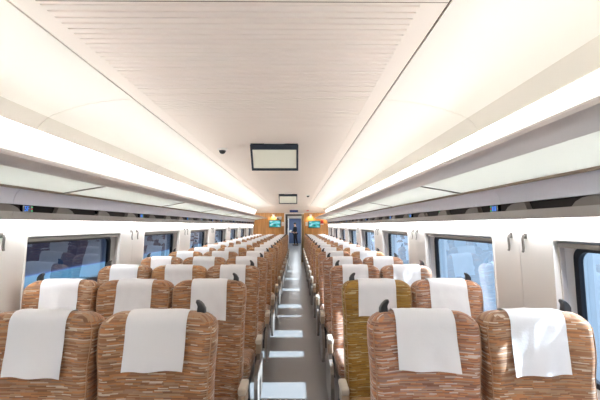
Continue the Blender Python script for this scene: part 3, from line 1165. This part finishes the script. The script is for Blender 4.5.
# downlights washing the wood
for x, lb in ((-.98, 'warm wall lamp high on the wood wall above monitor, three-seat side'), (.60, 'warm wall lamp high on the wood wall above monitor, two-seat side'),
              (1.25, 'warm wall lamp on the wood wall by the two-seat windows')):
    e = empty('wall_lamp', (x, Y1, zz(.40)))
    tag(e, lb, 'lamp', 'warm lamps on the end wall')
    box_obj('housing', (-.055, .055, -.07, 0, .0, .07), M['white'], e, .01)
    box_obj('lens', (-.045, .045, -.06, -.01, -.006, 0.0), M['lens'], e)
    l = bpy.data.lights.new('wall_lamp_light', 'SPOT')
    l.energy = 3.5
    l.color = (1, .78, .48)
    l.spot_size = math.radians(130)
    l.shadow_soft_size = .03
    lo = bpy.data.objects.new('wall_lamp_light', l)
    COL.objects.link(lo)
    lo.parent = e
    lo.location = (0, -.12, -.02)
    lo.rotation_euler = (math.radians(25), 0, 0)

# ------------------------------------------------------------------ person in the corridor
def skin(name, joints, bones, m, parent, sub=1):
    me = bpy.data.meshes.new(name)
    me.from_pydata([j[0] for j in joints], bones, [])
    me.materials.append(m)
    o = link(name, me, parent)
    md = o.modifiers.new('skin', 'SKIN')
    sv = me.skin_vertices[0].data
    for i, j in enumerate(joints):
        sv[i].radius = j[1] if isinstance(j[1], tuple) else (j[1], j[1])
        sv[i].use_root = (i == 0)
    md.use_smooth_shade = True
    sb = o.modifiers.new('sub', 'SUBSURF')
    sb.levels = sub
    sb.render_levels = sub + 1
    return o
M['skin'] = mat('skin', rgb(214, 168, 138), 0.6)
M['suit'] = mat('dark_suit', rgb(28, 30, 40), 0.8)
M['hair'] = mat('black_hair', rgb(20, 18, 18), 0.6)
M['shoe'] = mat('black_shoe', rgb(15, 15, 16), 0.4)
P = empty('person', (-.10, 31.0, 0))
tag(P, 'person in dark clothes standing in the corridor, holding white papers', 'person')
P.rotation_euler = (0, 0, math.radians(-60))
J = [((0, 0, .95), (.15, .11)), ((0, 0, 1.10), (.13, .10)), ((0, 0, 1.28), (.16, .11)), ((0, 0, 1.40), (.13, .09)), ((0, -.01, 1.47), .055), ((0, -.02, 1.54), .055),
     ((0, -.03, 1.62), (.075, .095)), ((0, -.03, 1.70), (.065, .08)),
     ((-.09, 0, .90), .09), ((-.10, -.02, .50), .06), ((-.10, .02, .10), .042), ((-.11, -.12, .045), .04),
     ((.09, 0, .90), .09), ((.10, .05, .50), .06), ((.10, .14, .10), .042), ((.11, .02, .045), .04),
     ((-.19, 0, 1.37), .055), ((-.23, -.02, 1.10), .042), ((-.18, -.22, 1.02), .032), ((-.16, -.30, 1.03), .026),
     ((.19, 0, 1.37), .055), ((.23, -.02, 1.10), .042), ((.18, -.22, 1.02), .032), ((.16, -.30, 1.03), .026)]
bones = [(0, 1), (1, 2), (2, 3), (3, 4), (4, 5), (5, 6), (6, 7), (0, 8), (8, 9), (9, 10), (10, 11), (0, 12), (12, 13), (13, 14), (14, 15),
         (3, 16), (16, 17), (17, 18), (18, 19), (3, 20), (20, 21), (21, 22), (22, 23)]
# fingers and thumbs
for hand, q in ((19, -1), (23, 1)):
    bx, by, bz = J[hand][0]
    for k in range(4):
        i = len(J)
        fx = bx - q * (.010 + .0) + (k - 1.5) * .016
        J.append(((fx, by - .05, bz + .002), .0085))
        J.append(((fx, by - .078 - .006 * (1 - abs(k - 1.5)), bz - .012), .0075))
        bones += [(hand, i), (i, i + 1)]
    i = len(J)
    J.append(((bx - q * .045, by - .02, bz + .015), .009))
    bones.append((hand, i))
skin('body', J, bones, M['skin'], P)
JJ = [((0, 0, .93), (.165, .125)), ((0, 0, 1.10), (.145, .115)), ((0, 0, 1.28), (.175, .125)), ((0, 0, 1.40), (.14, .10)), ((0, -.005, 1.455), .062),
      ((-.19, 0, 1.37), .068), ((-.23, -.02, 1.10), .054), ((-.18, -.21, 1.02), .043), ((.19, 0, 1.37), .068), ((.23, -.02, 1.10), .054), ((.18, -.21, 1.02), .043)]
skin('jacket', JJ, [(0, 1), (1, 2), (2, 3), (3, 4), (3, 5), (5, 6), (6, 7), (3, 8), (8, 9), (9, 10)], M['suit'], P)
JT = [((0, 0, .96), (.155, .12)), ((-.09, 0, .88), .10), ((-.10, -.02, .50), .075), ((-.10, .02, .09), .062), ((.09, 0, .88), .10), ((.10, .05, .50), .075), ((.10, .14, .09), .062)]
skin('trousers', JT, [(0, 1), (1, 2), (2, 3), (0, 4), (4, 5), (5, 6)], M['suit'], P)
for x, y_ in ((-.105, -.05), (.105, .09)):
    box_obj('shoe', (x - .05, x + .05, y_ - .13, y_ + .12, 0, .085), M['shoe'], P, .035, 3)
bm = bmesh.new()
bmesh.ops.create_uvsphere(bm, u_segments=16, v_segments=10, radius=1)
for v in bm.verts:
    c = v.co
    v.co = Vector((c.x * .085, c.y * .105 - .012, c.z * .10 + 1.69))
    if c.y < -.3 and c.z < .35:
        v.co.y += .07
me = bpy.data.meshes.new('hair')
bm.to_mesh(me)
bm.free()
me.materials.append(M['hair'])
for p in me.polygons: p.use_smooth = True
link('hair', me, P)
hd = MB()
for x in (-.03, .03):
    hd.box(x - .010, x + .010, -.128, -.118, 1.640, 1.650)
hd.obj('eyes', M['black'], P)
hd = MB()
hd.add([(-.012, -.118, 1.60), (.012, -.118, 1.60), (0, -.150, 1.603), (0, -.122, 1.645)], [(0, 1, 2), (0, 2, 3), (1, 3, 2), (0, 3, 1)])
hd.obj('nose', M['skin'], P)
box_obj('mouth', (-.022, .022, -.124, -.112, 1.572, 1.580), M['red'], P)
pp = MB()
pp.box(-.15, .15, -.012, .012, -.10, .10)
po = pp.obj('paper_sheaf', M['white'], None, (-.48, 30.78, 1.10))
po.rotation_euler = (math.radians(-30), 0, math.radians(-60))
tag(po, 'white sheaf of papers held by the person in dark clothes', 'papers')
